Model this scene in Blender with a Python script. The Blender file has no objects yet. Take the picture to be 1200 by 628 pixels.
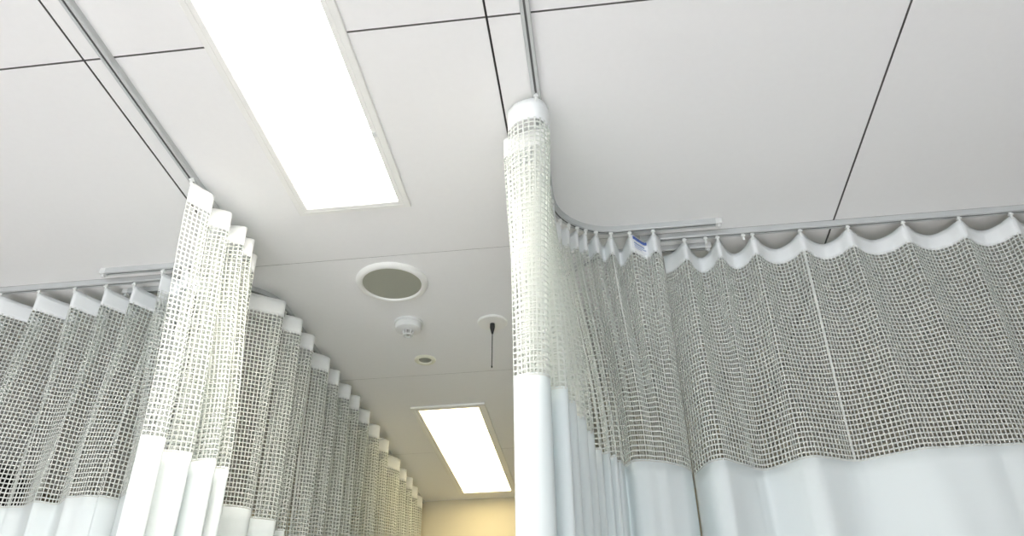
import bpy, math, random
import numpy as np
from mathutils import Matrix, Vector

random.seed(7)
rng = np.random.default_rng(7)
C = bpy.context.scene.collection
CEIL = 2.6
XL, XR = -1.033, -0.091
ROOM_X0, ROOM_X1, ROOM_Y0, ROOM_Y1 = -3.0, 3.0, -3.4, 4.462

# ------------------------------------------------------------------ materials
def new_mat(name):
    m = bpy.data.materials.new(name); m.use_nodes = True
    nt = m.node_tree
    for n in list(nt.nodes): nt.nodes.remove(n)
    out = nt.nodes.new('ShaderNodeOutputMaterial')
    return m, nt, out

def principled(name, col, rough=0.5, metal=0.0, noise=0.0, nscale=40.0, bump=0.0, bscale=300.0, spec=0.5):
    m, nt, out = new_mat(name)
    p = nt.nodes.new('ShaderNodeBsdfPrincipled')
    p.inputs['Base Color'].default_value = (*col, 1)
    p.inputs['Roughness'].default_value = rough
    p.inputs['Metallic'].default_value = metal
    p.inputs['Specular IOR Level'].default_value = spec
    tc = nt.nodes.new('ShaderNodeTexCoord')
    if noise:
        n = nt.nodes.new('ShaderNodeTexNoise'); n.inputs['Scale'].default_value = nscale
        n.inputs['Detail'].default_value = 4
        r = nt.nodes.new('ShaderNodeMix'); r.data_type = 'RGBA'
        r.inputs[6].default_value = (*[c * (1 - noise) for c in col], 1)
        r.inputs[7].default_value = (*[min(1, c * (1 + noise)) for c in col], 1)
        nt.links.new(tc.outputs['Object'], n.inputs['Vector'])
        nt.links.new(n.outputs['Fac'], r.inputs[0])
        nt.links.new(r.outputs[2], p.inputs['Base Color'])
    if bump:
        n2 = nt.nodes.new('ShaderNodeTexNoise'); n2.inputs['Scale'].default_value = bscale
        b = nt.nodes.new('ShaderNodeBump'); b.inputs['Strength'].default_value = bump
        b.inputs['Distance'].default_value = 0.002
        nt.links.new(tc.outputs['Object'], n2.inputs['Vector'])
        nt.links.new(n2.outputs['Fac'], b.inputs['Height'])
        nt.links.new(b.outputs['Normal'], p.inputs['Normal'])
    nt.links.new(p.outputs[0], out.inputs[0])
    return m

def fabric(name, col, tcol, trans=0.3, weave=700.0):
    """thin woven cloth: part of the light goes through"""
    m, nt, out = new_mat(name)
    d = nt.nodes.new('ShaderNodeBsdfDiffuse'); d.inputs[0].default_value = (*col, 1)
    t = nt.nodes.new('ShaderNodeBsdfTranslucent'); t.inputs[0].default_value = (*tcol, 1)
    mix = nt.nodes.new('ShaderNodeMixShader'); mix.inputs[0].default_value = trans
    tc = nt.nodes.new('ShaderNodeTexCoord')
    n = nt.nodes.new('ShaderNodeTexNoise'); n.inputs['Scale'].default_value = weave
    b = nt.nodes.new('ShaderNodeBump'); b.inputs['Strength'].default_value = 0.15; b.inputs['Distance'].default_value = 0.001
    nt.links.new(tc.outputs['Object'], n.inputs['Vector'])
    nt.links.new(n.outputs['Fac'], b.inputs['Height'])
    nt.links.new(b.outputs['Normal'], d.inputs['Normal'])
    nt.links.new(d.outputs[0], mix.inputs[1]); nt.links.new(t.outputs[0], mix.inputs[2])
    nt.links.new(mix.outputs[0], out.inputs[0])
    return m

def emitter(name, col, strength):
    m, nt, out = new_mat(name)
    e = nt.nodes.new('ShaderNodeEmission'); e.inputs[0].default_value = (*col, 1); e.inputs[1].default_value = strength
    nt.links.new(e.outputs[0], out.inputs[0])
    return m

M = dict(
    ceiling=principled('ceiling_panel_paint', (0.86, 0.86, 0.855), 0.75, noise=0.015, nscale=60, bump=0.05, bscale=500),
    gap=principled('ceiling_joint_shadow_gap', (0.07, 0.07, 0.065), 0.9),
    edge=principled('raw_board_edge', (0.24, 0.235, 0.225), 0.9),
    wall=principled('cream_wall_paint', (0.80, 0.73, 0.55), 0.85, noise=0.02, nscale=8),
    floor=principled('floor_vinyl', (0.76, 0.75, 0.765), 0.45, noise=0.04, nscale=12),
    bay=principled('dimmed_bay_vinyl', (0.11, 0.085, 0.06), 0.5, noise=0.15, nscale=10),  # dark colour stands in for the dimness of the far bays
    panel=principled('dimmed_side_wall', (0.24, 0.205, 0.155), 0.8, noise=0.05, nscale=10),  # shade put into the side wall colour, so the bays look dim
    white_wall=principled('white_wall_paint', (0.78, 0.79, 0.80), 0.85, noise=0.02, nscale=8),
    frame=principled('white_enamel', (0.86, 0.86, 0.83), 0.35),
    diffuser=emitter('lit_diffuser', (1.0, 0.935, 0.83), 24.0),
    warm_diffuser=emitter('warm_lit_diffuser', (1.0, 0.82, 0.46), 5.8),
    plastic=principled('white_plastic', (0.74, 0.75, 0.74), 0.4),
    cream=principled('ivory_plastic', (0.80, 0.79, 0.66), 0.45),
    grille=principled('grey_perforated_grille', (0.36, 0.365, 0.30), 0.7, noise=0.06, nscale=600),
    dark=principled('black_plastic', (0.012, 0.012, 0.013), 0.4),
    screen=principled('black_glass_screen', (0.006, 0.006, 0.008), 0.25),
    alu=principled('anodised_aluminium', (0.60, 0.62, 0.62), 0.4, metal=0.3),
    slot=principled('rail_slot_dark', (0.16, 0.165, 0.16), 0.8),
    hook=principled('translucent_nylon', (0.80, 0.82, 0.80), 0.4),
    header=fabric('header_tape', (0.93, 0.945, 0.95), (0.80, 0.92, 0.91), 0.12),
    net=fabric('net_yarn', (0.74, 0.745, 0.715), (0.80, 0.89, 0.86), 0.31),
    cloth=fabric('curtain_cloth', (0.80, 0.84, 0.845), (0.66, 0.84, 0.85), 0.18),
    label_white=principled('label_white', (0.85, 0.87, 0.9), 0.5),
    label_blue=principled('label_blue_print', (0.10, 0.17, 0.50), 0.5),
    label_pale=principled('label_pale_blue_print', (0.36, 0.44, 0.66), 0.5),
    red=principled('detector_lamp_lens', (0.5, 0.5, 0.5), 0.2),
)

# ------------------------------------------------------------------ mesh helpers
class MB:
    def __init__(self): self.v = []; self.f = []
    def add(self, vs, fs):
        o = len(self.v); self.v += [tuple(map(float, p)) for p in vs]; self.f += [tuple(o + i for i in f) for f in fs]
    def box(self, x0, x1, y0, y1, z0, z1):
        vs = [(x, y, z) for z in (z0, z1) for y in (y0, y1) for x in (x0, x1)]
        self.add(vs, [(0, 2, 3, 1), (4, 5, 7, 6), (0, 1, 5, 4), (2, 6, 7, 3), (0, 4, 6, 2), (1, 3, 7, 5)])
    def lathe(self, prof, seg=48, center=(0, 0, 0)):
        """prof: (radius, z) from the axis outwards; closed at the ends when the radius is 0"""
        cx, cy, cz = center
        rings = []
        for r, z in prof:
            if r < 1e-6: self.v.append((cx, cy, cz + z)); rings.append([len(self.v) - 1])
            else:
                o = len(self.v)
                self.v += [(cx + r * math.cos(2 * math.pi * i / seg), cy + r * math.sin(2 * math.pi * i / seg), cz + z) for i in range(seg)]
                rings.append(list(range(o, o + seg)))
        for a, b in zip(rings, rings[1:]):
            for i in range(seg):
                j = (i + 1) % seg
                if len(a) == 1: self.f.append((a[0], b[i], b[j]))
                elif len(b) == 1: self.f.append((a[i], b[0], a[j]))
                else: self.f.append((a[i], b[i], b[j], a[j]))
    def tube(self, p0, p1, r0, r1, seg=12):
        p0, p1 = Vector(p0), Vector(p1); d = (p1 - p0).normalized()
        a = d.orthogonal().normalized(); b = d.cross(a)
        o = len(self.v)
        for p, r in ((p0, r0), (p1, r1)):
            for i in range(seg):
                t = 2 * math.pi * i / seg
                self.v.append(tuple(p + a * r * math.cos(t) + b * r * math.sin(t)))
        for i in range(seg):
            j = (i + 1) % seg
            self.f.append((o + i, o + j, o + seg + j, o + seg + i))
        self.f.append(tuple(o + i for i in reversed(range(seg)))); self.f.append(tuple(o + seg + i for i in range(seg)))
    def build(self, name, mat, parent=None, smooth=False, bevel=0.0, recalc=True):
        me = bpy.data.meshes.new(name); me.from_pydata(self.v, [], self.f); me.update()
        if recalc:
            import bmesh
            bm = bmesh.new(); bm.from_mesh(me); bmesh.ops.recalc_face_normals(bm, faces=bm.faces); bm.to_mesh(me); bm.free()
        o = bpy.data.objects.new(name, me); C.objects.link(o)
        me.materials.append(mat)
        if smooth:
            for p in me.polygons: p.use_smooth = True
            me.set_sharp_from_angle(angle=math.radians(40))
        if bevel:
            b = o.modifiers.new('bevel', 'BEVEL'); b.width = bevel; b.segments = 2; b.limit_method = 'ANGLE'
        if parent: adopt(o, parent)
        return o

def adopt(o, parent):
    bpy.context.view_layer.update()
    o.data.transform(parent.matrix_world.inverted() @ o.matrix_world)
    o.parent = parent; o.matrix_local = Matrix.Identity(4)

def thing(name, label, cat, loc, group=None):
    o = bpy.data.objects.new(name, None); C.objects.link(o)
    o.empty_display_size = 0.05; o.location = loc
    o['label'] = label; o['category'] = cat
    if group: o['group'] = group
    bpy.context.view_layer.update()
    return o

def structure(o):
    o['kind'] = 'structure'; return o

# ------------------------------------------------------------------ room shell
# ceiling of large square panels with open joints
joints_x = [-2.0, -1.094, -0.176, 0.725, 1.64, 2.55]
joints_y = [-2.30, -1.43, -0.57, 0.286, 1.141, 2.005, 2.849, 3.70]
gap_x = {x: 0.0050 for x in joints_x}
gap_y = {y: (0.0050 if y < 1.9 else 0.0014) for y in joints_y}
def spans(lo, hi, js, gaps):
    e = [lo] + [v for j in js for v in (j - gaps[j] / 2, j + gaps[j] / 2)] + [hi]
    return list(zip(e[0::2], e[1::2]))
cb = MB()
for xa, xb in spans(ROOM_X0, ROOM_X1, joints_x, gap_x):
    for ya, yb in spans(ROOM_Y0, ROOM_Y1, joints_y, gap_y):
        cb.box(xa, xb, ya, yb, CEIL, CEIL + 0.012)
ceil_o = structure(cb.build('ceiling', M['ceiling']))
ceil_o.data.materials.append(M['edge'])          # raw grey board edges inside the joints
for p in ceil_o.data.polygons:
    if abs(p.normal.z) < .5: p.material_index = 1
bk = MB(); bk.box(ROOM_X0 - .1, ROOM_X1 + .1, ROOM_Y0 - .1, ROOM_Y1 + .1, CEIL + 0.012, CEIL + 0.06)
bko = bk.build('ceiling_backing', M['gap'], ceil_o)
fl = MB(); fl.box(ROOM_X0 - .1, ROOM_X1 + .1, ROOM_Y0 - .1, 2.03, -0.1, 0); fl.box(XL - .02, XR + .02, 2.03, ROOM_Y1 + .1, -0.1, 0)
fo = structure(fl.build('floor', M['floor']))
fb = MB(); fb.box(ROOM_X0 - .1, XL - .02, 2.03, ROOM_Y1 + .1, -0.1, 0); fb.build('bay_floor', M['bay'], fo)  # floor darkened in the curtained bays to cut the bounce light
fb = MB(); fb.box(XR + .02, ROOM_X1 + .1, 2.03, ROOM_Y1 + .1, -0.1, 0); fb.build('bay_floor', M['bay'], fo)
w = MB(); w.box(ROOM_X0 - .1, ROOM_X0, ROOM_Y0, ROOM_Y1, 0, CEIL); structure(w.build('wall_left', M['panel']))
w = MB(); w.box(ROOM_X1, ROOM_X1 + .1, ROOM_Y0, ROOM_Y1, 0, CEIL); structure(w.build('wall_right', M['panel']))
w = MB(); w.box(ROOM_X0 - .1, ROOM_X1 + .1, ROOM_Y1, ROOM_Y1 + .1, 0, CEIL); structure(w.build('wall_far', M['wall']))
# rear wall with the wide window that lights the near half of the room
WL, WR, WZ0, WZ1 = -2.7, 1.15, 0.75, 2.25
w = MB()
w.box(ROOM_X0 - .1, WL, ROOM_Y0 - .1, ROOM_Y0, 0, CEIL); w.box(WR, ROOM_X1 + .1, ROOM_Y0 - .1, ROOM_Y0, 0, CEIL)
w.box(WL, WR, ROOM_Y0 - .1, ROOM_Y0, 0, WZ0); w.box(WL, WR, ROOM_Y0 - .1, ROOM_Y0, WZ1, CEIL)
structure(w.build('wall_rear', M['white_wall']))
w = MB()
for x in (WL, WL * 2 / 3 + WR / 3 - .03, WL / 3 + WR * 2 / 3 - .03, WR - .06): w.box(x, x + .06, ROOM_Y0 - .08, ROOM_Y0 - .03, WZ0, WZ1)
w.box(WL, WR, ROOM_Y0 - .08, ROOM_Y0 - .03, WZ0, WZ0 + .06); w.box(WL, WR, ROOM_Y0 - .08, ROOM_Y0 - .03, WZ1 - .06, WZ1)
structure(w.build('window_1', M['frame']))

# ------------------------------------------------------------------ ceiling lights
def ceiling_light(label, glow):
    """recessed troffer 0.32 x 1.21 m: frame, bevelled lip, diffuser, latch; base = its middle at the ceiling"""
    r = thing('ceiling_light', label, 'ceiling light', (0, 0, CEIL), 'recessed ceiling lights over the aisle')
    W, L = 0.161, 0.605
    z0 = CEIL
    f = MB()
    # frame profile (inset from outer edge, height below ceiling)
    prof = [(0.0, 0.0), (0.0, 0.0075), (0.002, 0.0088), (0.0150, 0.0088), (0.0158, 0.0074), (0.0168, 0.0074), (0.0176, 0.0086), (0.029, 0.0080), (0.031, 0.0060), (0.031, 0.0)]
    rings = []
    for ins, h in prof:
        o = len(f.v); f.v += [(sx * (W - ins), sy * (L - ins), z0 - h) for sx, sy in ((-1, -1), (1, -1), (1, 1), (-1, 1))]
        rings.append(list(range(o, o + 4)))
    for a, b in zip(rings, rings[1:]):
        for i in range(4):
            j = (i + 1) % 4; f.f.append((a[i], a[j], b[j], b[i]))
    f.build('frame', M['frame'], r)
    d = MB(); d.box(-W + .0305, W - .0305, -L + .0305, L - .0305, z0 - .0045, z0 - .0005)
    d.build('diffuser', glow, r)
    for y in (-.30, .30):
        k = MB(); k.box(W - .030, W - .0185, y - .009, y + .009, z0 - .0105, z0 - .007)
        k.build('latch', M['plastic'], r, bevel=.001)
    return r
l1 = ceiling_light('large white glowing recessed ceiling light above the aisle, nearest the viewer', M['diffuser'])
l2 = ceiling_light('glowing recessed ceiling light further down the aisle, close to the cream end wall', M['warm_diffuser'])
l1.location = (-0.645, 1.157, CEIL); l2.location = (-0.645, 3.752, CEIL)

# ------------------------------------------------------------------ small ceiling fittings
def place(o, x, y, rz=0): o.location = (x, y, CEIL); o.rotation_euler.z = rz
s = thing('ceiling_speaker', 'round ceiling speaker with white rim and grey perforated grille', 'speaker', (0, 0, CEIL))
b = MB(); b.lathe([(.116, 0), (.1165, -.004), (.113, -.010), (.104, -.0145), (.098, -.0135), (.095, -.009), (.094, -.004)], 72, (0, 0, CEIL)); b.build('rim', M['frame'], s, True)
b = MB(); b.lathe([(.0955, -.0045), (.0955, -.0075), (.06, -.0088), (0, -.0095)], 72, (0, 0, CEIL)); b.build('grille', M['grille'], s, True)
place(s, -.636, 2.152)

s = thing('heat_detector', 'small white round fire detector with a caged sensor hanging below it', 'detector', (0, 0, CEIL))
b = MB(); b.lathe([(.050, 0), (.050, -.006), (.046, -.009), (0, -.009)], 48, (0, 0, CEIL)); b.build('base', M['plastic'], s, True)
b = MB(); b.lathe([(.0455, -.009), (.0465, -.022), (.044, -.029), (.034, -.033), (.018, -.034), (.016, -.031), (0, -.031)], 48, (0, 0, CEIL)); b.build('housing', M['plastic'], s, True)
b = MB()
for k in range(6):
    a = k * math.pi / 3
    b.tube((.017 * math.cos(a), .017 * math.sin(a), CEIL - .033), (.015 * math.cos(a), .015 * math.sin(a), CEIL - .050), .0022, .002, 8)
b.lathe([(.0115, -.049), (.0178, -.049), (.0178, -.053), (.0115, -.053), (.0115, -.049)], 32, (0, 0, CEIL))
b.build('sensor_cage', M['plastic'], s, True)
b = MB(); b.lathe([(0, -.031), (.006, -.031), (.006, -.044), (.003, -.048), (0, -.048)], 20, (0, 0, CEIL)); b.build('sensor', M['red'], s, True)
place(s, -.645, 2.425, .3)

s = thing('ceiling_sensor', 'tiny cream ring set in the ceiling beyond the fire detector', 'ceiling fitting', (0, 0, CEIL))
b = MB(); b.lathe([(.041, 0), (.0405, -.004), (.036, -.007), (.028, -.0065), (.025, -.003), (.0235, 0)], 48, (0, 0, CEIL)); b.build('ring', M['cream'], s, True)
b = MB(); b.lathe([(.0245, -.0004), (.0235, -.0016), (.016, -.0012), (.008, -.003), (0, -.0035)], 36, (0, 0, CEIL)); b.build('lens', M['grille'], s, True)
place(s, -.648, 2.715)

s = thing('ceiling_antenna', 'thin black rod aerial hanging from a white ceiling disc', 'aerial', (0, 0, CEIL))
b = MB(); b.lathe([(.053, 0), (.053, -.004), (.050, -.007), (.012, -.008), (0, -.008)], 56, (0, 0, CEIL)); b.build('disc', M['frame'], s, True)
b = MB(); b.lathe([(.0085, -.007), (.009, -.022), (.0075, -.030), (.003, -.048), (0, -.048)], 20, (0, 0, CEIL)); b.build('socket', M['dark'], s, True)
b = MB(); b.tube((0, 0, CEIL - .045), (-.002, .001, CEIL - .172), .0016, .0014, 8); b.lathe([(0, -.171), (.0024, -.172), (.0024, -.178), (0, -.179)], 10, (-.002, .001, CEIL)); b.build('rod', M['dark'], s, True)
place(s, -.352, 2.462)

# dark screen fixed high on the side wall, seen through the net
s = thing('wall_screen', 'black panel high on the side wall, half seen through the net', 'screen', (ROOM_X0, 3.3, 2.1))
b = MB(); b.box(-2.955, -2.915, 2.90, 3.70, 2.02, 2.565); b.build('housing', M['dark'], s, bevel=.006)
b = MB(); b.box(-2.916, -2.913, 2.92, 3.68, 2.05, 2.55); b.build('display', M['screen'], s)
b = MB(); b.box(-3.0, -2.95, 3.15, 3.45, 2.2, 2.4); b.build('wall_bracket', M['dark'], s, bevel=.004)

# ------------------------------------------------------------------ curtain rails
RW, RH = 0.021, 0.017
def rail_path(pts, corner=None, r=0.185):
    """polyline of 2-D points, every inner corner rounded with radius r"""
    P = [np.array(p, float) for p in pts]
    out = [P[0]]
    for a, c, b_ in zip(P, P[1:], P[2:]):
        d0 = (a - c) / np.linalg.norm(a - c); d1 = (b_ - c) / np.linalg.norm(b_ - c)
        n = 24
        s0, s1 = c + d0 * r, c + d1 * r
        ctr = s0 + d1 * r
        for k in range(n + 1):
            t = k / n * math.pi / 2
            out.append(ctr - d1 * r * math.cos(t) - d0 * r * math.sin(t))
    out.append(P[-1])
    return np.array(out)

def rail(label, pts, caps, runners=()):
    path = rail_path(pts) if len(pts) > 2 else np.array(pts, float)
    mid = path.mean(0)
    r = thing('curtain_rail', label, 'curtain rail', (mid[0], mid[1], CEIL), 'ceiling curtain rails')
    t = np.gradient(path, axis=0); t /= np.linalg.norm(t, axis=1)[:, None]
    n = np.stack([t[:, 1], -t[:, 0]], 1)
    def sweep(prof, name, mat):
        b = MB(); k = len(prof)
        for p, q in zip(path, n):
            b.v += [(p[0] + q[0] * a, p[1] + q[1] * a, CEIL - h) for a, h in prof]
        for i in range(len(path) - 1):
            for j in range(k):
                jj = (j + 1) % k
                b.f.append((i * k + j, i * k + jj, (i + 1) * k + jj, (i + 1) * k + j))
        b.f.append(tuple(range(k))); b.f.append(tuple((len(path) - 1) * k + j for j in reversed(range(k))))
        return b.build(name, mat, r)
    w2, s2 = RW / 2, 0.0026
    channel = [(-w2, 0), (w2, 0), (w2, RH - .0015), (w2 - .0015, RH), (s2, RH), (s2, RH - .002), (w2 - .0022, RH - .002), (w2 - .0022, .002),
               (-w2 + .0022, .002), (-w2 + .0022, RH - .002), (-s2, RH - .002), (-s2, RH), (-w2 + .0015, RH), (-w2, RH - .0015)]
    sweep(channel, 'channel', M['alu'])
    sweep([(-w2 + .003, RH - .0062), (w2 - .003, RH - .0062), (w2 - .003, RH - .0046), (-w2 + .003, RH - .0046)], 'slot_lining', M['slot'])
    for (x, y, dx, dy) in caps:
        b = MB()
        lx, ly = (.009 if dx else w2 + .002), (.009 if dy else w2 + .002)
        b.box(x - lx, x + lx, y - ly, y + ly, CEIL - RH - .002, CEIL - .0005)
        b.box(x - lx * .5 , x + lx * .5, y - ly * .5, y + ly * .5, CEIL - RH - .010, CEIL - RH - .001)
        b.build('end_cap', M['plastic'], r, bevel=.002)
    for (x, y) in runners:
        b = MB(); hook_shape(b, x, y); b.build('runner', M['hook'], r, bevel=.0008)
    return r

def hook_shape(b, x, y, a=0.0):
    """glider in the slot, stem and eye"""
    b.box(x - .004, x + .004, y - .0025, y + .0025, CEIL - RH - .004, CEIL - RH + .003)
    b.box(x - .006, x + .006, y - .0045, y + .0045, CEIL - RH - .009, CEIL - RH - .003)
    b.box(x - .003, x + .003, y - .002, y + .002, CEIL - RH - .022, CEIL - RH - .008)

XL, XR = -1.033, -0.091
Y1, Y2, Y3 = 1.957, 2.016, 2.078
rail('rail from overhead to the bunched curtain beside the large ceiling light, bending to an end',
     [(XL, ROOM_Y0 + .02), (XL, Y1), (-1.508, Y1)], [(-1.512, Y1, 1, 0)])
rail('rail from overhead into the narrow bunched curtain, curving to an end above the blue tag',
     [(XR, ROOM_Y0 + .02), (XR, Y1), (.383, Y1)], [(.387, Y1, 1, 0)])
rail('straight rail to the side wall, carrying the net curtain in front of the black panel',
     [(-2.98, Y2), (-1.18, Y2)], [])
rail('straight rail to the side wall, carrying the wide scalloped net curtain',
     [(.16, Y2), (2.98, Y2)], [], [(.352, Y2), (.462, Y2)])
rail('rail of the long curtain running down the aisle to the end wall',
     [(-1.500, Y3), (XL, Y3), (XL, ROOM_Y1 - .02)], [(-1.504, Y3, 1, 0)])
rail('rail glimpsed with its capped end behind the straight rail of the wide curtain',
     [(.362, Y3), (XR, Y3), (XR, ROOM_Y1 - .02)], [(.366, Y3, 1, 0)])

# ------------------------------------------------------------------ curtains
Z_TOP, Z_NET, Z_CLOTH, Z_HEM = 2.571, 2.512, 1.886, 0.32
PITCH_U, PITCH_V, HALF_U, HALF_V = 0.0113, 0.0134, 0.00150, 0.00170

def catmull(P, n=40):
    P = np.array(P, float)
    Q = np.vstack([2 * P[0] - P[1], P, 2 * P[-1] - P[-2]])
    out = []
    for i in range(1, len(Q) - 2):
        p0, p1, p2, p3 = Q[i - 1], Q[i], Q[i + 1], Q[i + 2]
        t = np.linspace(0, 1, n, endpoint=False)[:, None]
        out.append(.5 * ((2 * p1) + (p2 - p0) * t + (2 * p0 - 5 * p1 + 4 * p2 - p3) * t ** 2 + (3 * p1 - p0 - 3 * p2 + p3) * t ** 3))
    out.append(P[-1][None])
    return np.vstack(out)

class Drape:
    """a hanging sheet: plan curve at the heading, plan curve at the cloth seam, paired point by point"""
    def __init__(self, T, B, hooks, sag=0.012, wmax=0.93, tremble=0.004):
        self.n = 40
        self.T, self.B = catmull(T, self.n), catmull(B, self.n)
        lt = np.linalg.norm(np.diff(self.T, axis=0), axis=1); lb = np.linalg.norm(np.diff(self.B, axis=0), axis=1)
        s = np.concatenate([[0], np.cumsum(.6 * lt + .4 * lb)])
        self.L = s[-1]; self.s = s
        self.hs = np.array([s[i * self.n] for i in hooks]) if len(hooks) else np.array([0., self.L])
        self.sag, self.wmax, self.tremble = sag, wmax, tremble
        self.ph = rng.uniform(0, 6.28, 6)
    def xy(self, u, z):
        """u arc length (array), z height (array)"""
        tx, ty = np.interp(u, self.s, self.T[:, 0]), np.interp(u, self.s, self.T[:, 1])
        bx, by = np.interp(u, self.s, self.B[:, 0]), np.interp(u, self.s, self.B[:, 1])
        h = np.clip((2.54 - z) / (2.54 - Z_CLOTH), 0, 1.0)
        w = self.wmax * (h * h * (3 - 2 * h)) ** .8
        x, y = tx * (1 - w) + bx * w, ty * (1 - w) + by * w
        p = self.ph
        wob = self.tremble * h * (np.sin(u * 21 + p[0] + 3 * z) + .7 * np.sin(u * 34 + p[1] - 5 * z) + .5 * np.sin(u * 55 + p[2] + 4 * z))
        lo = np.clip((Z_CLOTH - z) / 1.5, 0, 1)
        wob = wob + .012 * lo * np.sin(u * 17 + p[3])
        return x, y + wob
    def sagz(self, u):
        if not self.sag: return np.zeros_like(u)
        i = np.clip(np.searchsorted(self.hs, u), 1, len(self.hs) - 1)
        a, b = self.hs[i - 1], self.hs[i]
        t = np.clip((u - a) / np.maximum(b - a, 1e-4), 0, 1)
        return self.sag * np.sin(np.pi * t) ** 1.6 * np.clip((b - a) / .16, .3, 1.2)
    def at(self, u, z, sagf):
        x, y = self.xy(u, z)
        return np.stack([x, y, z - self.sagz(u) * sagf], -1)

def grid_object(name, co, mask, mat, parent, thick, smooth=True):
    """co: nu x nv x 3 points; mask: (nu-1) x (nv-1) faces to keep"""
    nu, nv = co.shape[:2]
    idx = np.arange(nu * nv).reshape(nu, nv)
    q = np.stack([idx[:-1, :-1], idx[1:, :-1], idx[1:, 1:], idx[:-1, 1:]], -1)[mask]
    me = bpy.data.meshes.new(name)
    me.vertices.add(nu * nv); me.vertices.foreach_set('co', co.reshape(-1).astype(np.float32))
    nf = len(q)
    me.loops.add(nf * 4); me.loops.foreach_set('vertex_index', q.reshape(-1).astype(np.int32))
    me.polygons.add(nf); me.polygons.foreach_set('loop_start', np.arange(0, nf * 4, 4, dtype=np.int32))
    me.polygons.foreach_set('loop_total', np.full(nf, 4, np.int32))
    me.polygons.foreach_set('use_smooth', np.full(nf, smooth))
    me.update(calc_edges=True); me.validate()
    me.materials.append(mat)
    o = bpy.data.objects.new(name, me); C.objects.link(o)
    if thick:
        m = o.modifiers.new('thickness', 'SOLIDIFY'); m.thickness = thick; m.offset = 0
    adopt(o, parent)
    return o

def curtain(label, T, B, hooks, seams=(), sag=0.012, group='hospital bed curtains on ceiling rails', no_hook=(), wmax=.93, tremble=.004):
    d = Drape(T, B, hooks, sag, wmax, tremble)
    c = d.T.mean(0)
    root = thing('privacy_curtain', label, 'curtain', (c[0], c[1], Z_HEM), group)
    # heading tape
    nu = int(d.L / .006) + 2
    u = np.linspace(0, d.L, nu)
    def sheet(name, z0, z1, nv, mat, thick, f0, f1):
        zz = np.linspace(z0, z1, nv); ff = np.linspace(f0, f1, nv)
        U, Z = np.meshgrid(u, zz, indexing='ij'); F = np.broadcast_to(ff[None], U.shape)
        grid_object(name, d.at(U, Z, F), np.ones((nu - 1, nv - 1), bool), mat, root, thick)
    sheet('header_band', Z_TOP, Z_NET - .004, 5, M['header'], .0016, 1.0, .35)
    sheet('cloth_panel', Z_CLOTH + .004, Z_HEM, 40, M['cloth'], .0012, 0, 0)
    # net: crossing yarns with open cells
    ncol = max(4, round(d.L / PITCH_U)); pu = d.L / ncol
    nrow = round((Z_NET - Z_CLOTH) / PITCH_V); pv = (Z_NET - Z_CLOTH) / nrow
    hw = np.full(ncol + 1, HALF_U)
    for sfrac in seams: hw[int(round(sfrac * ncol))] = .0036
    cu = np.arange(ncol + 1) * pu
    us = np.stack([cu - hw, cu + hw], 1).reshape(-1); us = np.clip(us, 0, d.L); us[0], us[-1] = 0, d.L
    cv = Z_NET - np.arange(nrow + 1) * pv
    vs = np.stack([cv + HALF_V, cv - HALF_V], 1).reshape(-1)
    U, Z = np.meshgrid(us, vs, indexing='ij')
    F = np.clip(.35 * (1 - (Z_NET - Z) / .35), 0, .35)
    su = (np.arange(len(us) - 1) % 2 == 0); sv = (np.arange(len(vs) - 1) % 2 == 0)
    grid_object('net_panel', d.at(U, Z, F), su[:, None] | sv[None, :], M['net'], root, .0016, smooth=False)
    # hooks
    for k, i in enumerate(hooks):
        if i in no_hook: continue
        x, y = d.T[i * d.n]
        b = MB(); hook_shape(b, x, y); b.build('hook', M['hook'], root, bevel=.0008)
    return root, d

# --- bunched curtain on the near rail beside the large light (folds traced in plan, heading / seam)
LB = [
 ((-1.027, 1.548), (-1.028, 1.612), 1), ((-1.010, 1.576), (-1.005, 1.622), 0), ((-.991, 1.608), (-.984, 1.645), 0),
 ((-1.012, 1.636), (-1.012, 1.668), 0), ((-1.030, 1.644), (-1.045, 1.682), 0), ((-1.034, 1.662), (-1.035, 1.700), 0),
 ((-1.012, 1.668), (-1.005, 1.710), 1), ((-.976, 1.690), (-.968, 1.735), 0), ((-.998, 1.715), (-.990, 1.757), 0),
 ((-1.045, 1.720), (-1.048, 1.770), 0), ((-1.045, 1.738), (-1.038, 1.790), 0), ((-1.016, 1.745), (-.965, 1.778), 1),
 ((-.962, 1.760), (-.928, 1.786), 0), ((-.990, 1.784), (-.952, 1.815), 0), ((-1.06, 1.792), (-1.040, 1.828), 0),
 ((-1.058, 1.808), (-1.030, 1.850), 0), ((-1.004, 1.806), (-.955, 1.838), 1), ((-.964, 1.824), (-.922, 1.850), 0),
 ((-1.000, 1.850), (-.952, 1.876), 0), ((-1.068, 1.852), (-1.048, 1.890), 0), ((-1.074, 1.872), (-1.052, 1.908), 0),
 ((-1.020, 1.880), (-.992, 1.900), 1), ((-.988, 1.904), (-.980, 1.922), 0), ((-1.030, 1.932), (-1.050, 1.945), 0),
 ((-1.085, 1.918), (-1.100, 1.925), 1), ((-1.110, 1.965), (-1.130, 1.955), 0), ((-1.150, 1.952), (-1.170, 1.930), 1),
 ((-1.190, 2.000), (-1.200, 1.930), 0), ((-1.240, 1.957), (-1.235, 1.940), 1), ((-1.275, 1.998), (-1.262, 1.980), 0),
 ((-1.315, 1.957), (-1.300, 2.020), 1)]
def unpack(P): return [p[0] for p in P], [p[1] for p in P], [i for i, p in enumerate(P) if p[2]]
T, B, H = unpack(LB)
curtain('bunched white net curtain gathered beside the large ceiling light', T, B, H, seams=(.10, .45), sag=.004, tremble=.002, no_hook=(6,))

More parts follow.
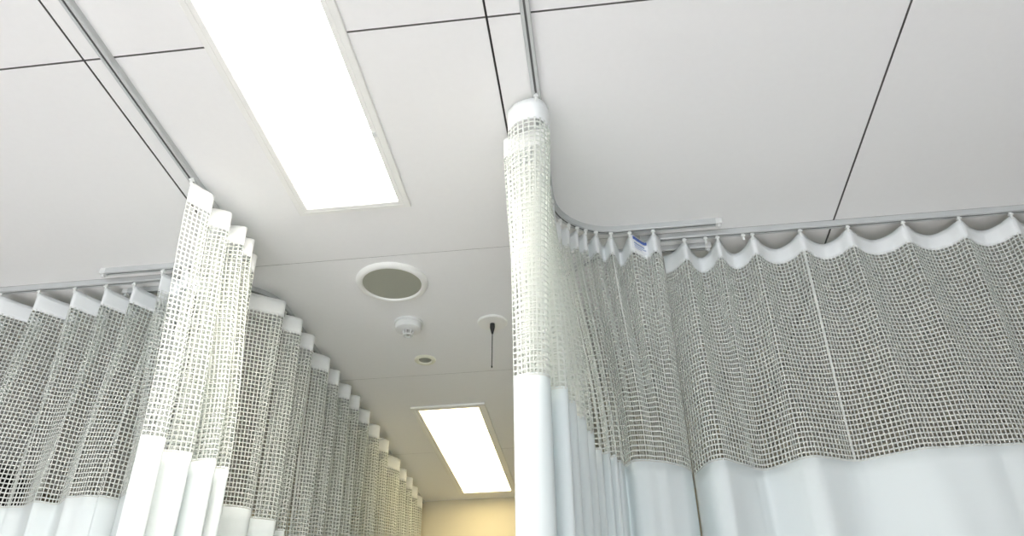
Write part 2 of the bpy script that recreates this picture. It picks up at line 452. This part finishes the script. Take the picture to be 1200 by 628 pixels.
# --- bunched curtain on the near rail, narrow front fold, running round the bend to the blue tag
RB = [
 ((-.163, 1.402), (-.163, 1.436), 0), ((-.136, 1.374), (-.136, 1.427), 0), ((-.092, 1.366), (-.112, 1.430), 1), ((-.068, 1.398), (-.095, 1.445), 0),
 ((-.072, 1.442), (-.100, 1.470), 0), ((-.115, 1.464), (-.130, 1.480), 0), ((-.182, 1.490), (-.158, 1.496), 0), ((-.165, 1.518), (-.148, 1.516), 0),
 ((-.095, 1.522), (-.076, 1.490), 1), ((-.088, 1.546), (-.063, 1.506), 0), ((-.150, 1.570), (-.130, 1.550), 0), ((-.164, 1.592), (-.140, 1.576), 0),
 ((-.093, 1.602), (-.060, 1.566), 1), ((-.088, 1.630), (-.051, 1.590), 0), ((-.148, 1.652), (-.120, 1.630), 0), ((-.155, 1.676), (-.120, 1.656), 0),
 ((-.092, 1.686), (-.042, 1.652), 1), ((-.088, 1.715), (-.031, 1.685), 0), ((-.140, 1.736), (-.090, 1.720), 0), ((-.140, 1.760), (-.084, 1.756), 0),
 ((-.086, 1.772), (-.024, 1.738), 1), ((-.086, 1.797), (-.014, 1.775), 0), ((-.116, 1.830), (-.050, 1.820), 0), ((-.108, 1.856), (-.040, 1.850), 0),
 ((-.070, 1.868), (.000, 1.855), 1), ((-.086, 1.902), (-.001, 1.888), 0), ((-.048, 1.894), (.020, 1.884), 1), ((-.062, 1.934), (.014, 1.914), 0),
 ((-.024, 1.912), (.036, 1.905), 1), ((-.032, 1.955), (.033, 1.942), 0), ((.000, 1.926), (.045, 1.950), 1), ((.002, 1.978), (.056, 1.984), 0),
 ((.030, 1.940), (.073, 1.956), 1), ((.048, 1.998), (.090, 1.946), 0), ((.073, 1.952), (.110, 1.950), 1), ((.098, 2.028), (.130, 1.957), 0),
 ((.128, 1.957), (.150, 1.965), 1), ((.150, 1.972), (.167, 1.980), 0), ((.174, 1.994), (.184, 1.998), 0), ((.196, 1.957), (.201, 2.020), 1),
 ((.216, 1.990), (.222, 2.055), 0)]
T, B, H = unpack(RB)
tagged, dr = curtain('narrow bunched net curtain curving round the rail bend to a blue printed tag', T, B, H, sag=.006, tremble=.002)
# printed tag sewn on the heading
u0 = dr.s[36 * dr.n] + .004; u1 = dr.s[38 * dr.n] + .004
def tag_piece(ua, ub, za, zb, off, name, mat):
    uu = np.linspace(ua, ub, 12); zz = np.linspace(za, zb, 3)
    U, Z = np.meshgrid(uu, zz, indexing='ij')
    P = dr.at(U, Z, np.full(U.shape, .6)); P[..., 1] -= off
    return grid_object(name, P, np.ones((11, 2), bool), mat, tagged, .0006)
t0 = tag_piece(u0, u1, 2.570, 2.522, .0022, 'tag', M['label_white']); t0['label'] = 'white tag with blue print'
for za, zb, fa, fb, m in ((2.565, 2.555, .06, .96, 'label_blue'), (2.546, 2.541, .12, .80, 'label_pale'), (2.537, 2.534, .12, .9, 'label_pale'), (2.530, 2.528, .12, .6, 'label_pale')):
    o = tag_piece(u0 + (u1 - u0) * fa, u0 + (u1 - u0) * fb, za, zb, .0030, 'tag_print', M[m]); adopt(o, t0)

# --- scalloped curtains on the straight rails
def scallop(hx, y0, amp, seam_pts, extra0=None, extra1=None, shape=((.25, .64), (.53, 1.0), (.80, .68))):
    """hx hook positions along x; deep valleys between; seam profile interpolated from (x, y) points"""
    sx, sy = zip(*sorted(seam_pts))
    f = lambda x: float(np.interp(x, sx, sy))
    T, B, H = [], [], []
    if extra0: T += [p for p in extra0]; B += [(p[0], f(p[0])) for p in extra0]
    for i, x in enumerate(hx):
        H.append(len(T)); T.append((x, y0)); B.append((x, f(x)))
        if i + 1 < len(hx):
            a = amp[i] if i < len(amp) else amp[-1]
            n = hx[i + 1]
            for t, k in shape:
                q = x + (n - x) * t
                T.append((q, y0 + a * k)); B.append((q, f(q)))
    if extra1: T += [p for p in extra1]; B += [(p[0], f(p[0])) for p in extra1]
    return T, B, H
seamR = [(.225, 2.085), (.236, 2.078), (.247, 2.02), (.258, 1.976), (.275, 1.969), (.298, 1.972), (.325, 1.99), (.356, 2.021), (.378, 2.05), (.393, 2.066), (.41, 2.07),
         (.425, 2.062), (.445, 2.035), (.468, 2.006), (.495, 1.992), (.526, 1.987), (.57, 2.006), (.617, 2.034), (.66, 2.02), (.711, 1.997), (.745, 1.976), (.782, 1.966),
         (.84, 1.958), (.896, 1.957), (.95, 1.965), (1.0, 1.976), (1.05, 2.0), (1.12, 2.03), (1.2, 1.99), (1.3, 1.97), (1.4, 2.02), (1.5, 1.98), (1.62, 2.02), (1.75, 1.98), (1.9, 2.02), (2.0, 2.0)]
T, B, H = scallop([.29, .387, .489, .626, .762, .918, 1.074, 1.216, 1.36, 1.50, 1.65, 1.80], Y2, [.075, .068, .058, .052, .050, .047, .047], seamR,
                  extra0=[(.230, 2.085), (.258, 2.068)], extra1=[(1.84, 2.06)])
curtain('wide net curtain with scalloped white heading, beside the curtain with the blue tag', T, B, H, seams=(.3, .75), sag=.011, wmax=.88)
seamL = [(-1.26, 2.05), (-1.325, 2.06), (-1.338, 2.0), (-1.37, 1.985), (-1.443, 1.981), (-1.475, 2.01), (-1.502, 2.048), (-1.52, 2.04), (-1.546, 2.002), (-1.57, 2.02), (-1.592, 2.041),
         (-1.647, 2.048), (-1.70, 2.02), (-1.76, 1.99), (-1.83, 2.02), (-1.90, 2.05), (-1.98, 1.99), (-2.1, 2.04), (-2.2, 2.0), (-2.5, 2.02)]
T, B, H = scallop([-2.30, -2.165, -2.03, -1.896, -1.764, -1.640, -1.535, -1.440, -1.345], Y2, [.092], seamL, extra0=[(-2.33, 2.06)], extra1=[(-1.29, 2.09)], shape=((.34, .42), (.74, 1.0), (.86, .85)))
curtain('net curtain with scalloped white heading, hanging in front of the black panel', T, B, H, seams=(.35, .7), sag=.006, wmax=.88)

# --- long curtains down the aisle
pk = [(-.997, 2.176), (-.983, 2.301), (-.982, 2.421), (-.980, 2.594), (-.977, 2.706), (-.972, 2.838), (-.966, 2.945), (-.966, 3.096), (-.967, 3.262), (-.972, 3.440),
      (-.979, 3.690), (-.982, 3.840), (-.980, 3.965), (-.988, 4.120), (-1.0, 4.290)]
P = [((-1.135, 2.100), (-1.12, 2.10), 0), ((-1.105, 2.098), (-1.085, 2.115), 1), ((-1.045, 2.135), (-1.03, 2.145), 0)]
for i, (x, y) in enumerate(pk):
    dx = rng.uniform(-.012, .012)
    P.append(((x, y), (x + .005 + dx, y + rng.uniform(-.015, .015)), 0))
    ny = pk[i + 1][1] if i + 1 < len(pk) else y + .13
    g = ny - y
    vx = -1.068 + rng.uniform(-.008, .008)
    P.append(((vx, y + g * .50), (vx + rng.uniform(-.01, .02), y + g * .5), 0))
    P.append(((-1.033, y + g * .66), (-1.028, y + g * .66), 1))
T, B, H = unpack(P)
curtain('long net curtain running down the aisle to the cream end wall', T, B, H, seams=(.045, .2, .55), sag=.004, tremble=.003)
P = []
yy = 2.30
while yy < 4.36:
    g = rng.uniform(.12, .15)
    P.append(((-.132, yy), (-.135, yy), 0)); P.append(((-.091, yy + g * .3), (-.091, yy + g * .3), 1)); P.append(((-.052, yy + g * .5), (-.05, yy + g * .5), 0))
    yy += g
T, B, H = unpack(P)
curtain('unseen aisle curtain added behind the narrow bunched curtain to dim the bay', T, B, H, sag=.004)  # unseen curtain, added to keep aisle light out of the bay

# ------------------------------------------------------------------ light from the window
def area(name, loc, rot, sx, sy, power, col):
    l = bpy.data.lights.new(name, 'AREA'); l.shape = 'RECTANGLE'; l.size = sx; l.size_y = sy; l.energy = power; l.color = col
    o = bpy.data.objects.new(name, l); C.objects.link(o); o.location = loc; o.rotation_euler = rot
    return o
area('window_daylight', ((WL + WR) / 2, ROOM_Y0 - .12, (WZ0 + WZ1) / 2), (math.radians(90), 0, 0), WR - WL - .1, WZ1 - WZ0, 80, (.88, .95, 1.0))
sl = bpy.data.lights.new('added_sun', 'SUN'); sl.energy = 13.5; sl.angle = math.radians(2); sl.color = (1.0, .975, .97)  # added sun: its floor patch bounces light up to the ceiling
so = bpy.data.objects.new('added_sun', sl); C.objects.link(so); so.rotation_euler = (math.radians(90 - 28), 0, math.radians(6))

wd = bpy.data.worlds.new('daylight'); bpy.context.scene.world = wd; wd.use_nodes = True
bg = wd.node_tree.nodes['Background']; bg.inputs[0].default_value = (.8, .9, 1.0, 1); bg.inputs[1].default_value = .6

# ------------------------------------------------------------------ camera
cam = bpy.data.cameras.new('camera'); co = bpy.data.objects.new('camera', cam); C.objects.link(co)
pit, roll, yaw = 0.579298, -0.016007, -0.112898
fw = Vector((math.sin(yaw) * math.cos(pit), math.cos(yaw) * math.cos(pit), math.sin(pit)))
rt = Vector((math.cos(yaw), -math.sin(yaw), 0)); up = rt.cross(fw)
r2 = math.cos(roll) * rt + math.sin(roll) * up; u2 = r2.cross(fw)
co.matrix_world = Matrix(((r2.x, u2.x, -fw.x, 0), (r2.y, u2.y, -fw.y, 0), (r2.z, u2.z, -fw.z, 1.2), (0, 0, 0, 1)))
cam.sensor_width = 36; cam.lens = 944 / 1200 * 36; cam.clip_start = .02
sc = bpy.context.scene; sc.camera = co
sc.view_settings.view_transform = 'Standard'; sc.view_settings.look = 'None'; sc.view_settings.exposure = 0.22
sc.view_settings.gamma = 1; sc.view_settings.use_curve_mapping = False
sc.cycles.use_denoising = True
sc.cycles.max_bounces = 14; sc.cycles.diffuse_bounces = 8; sc.cycles.transmission_bounces = 8; sc.cycles.transparent_max_bounces = 16
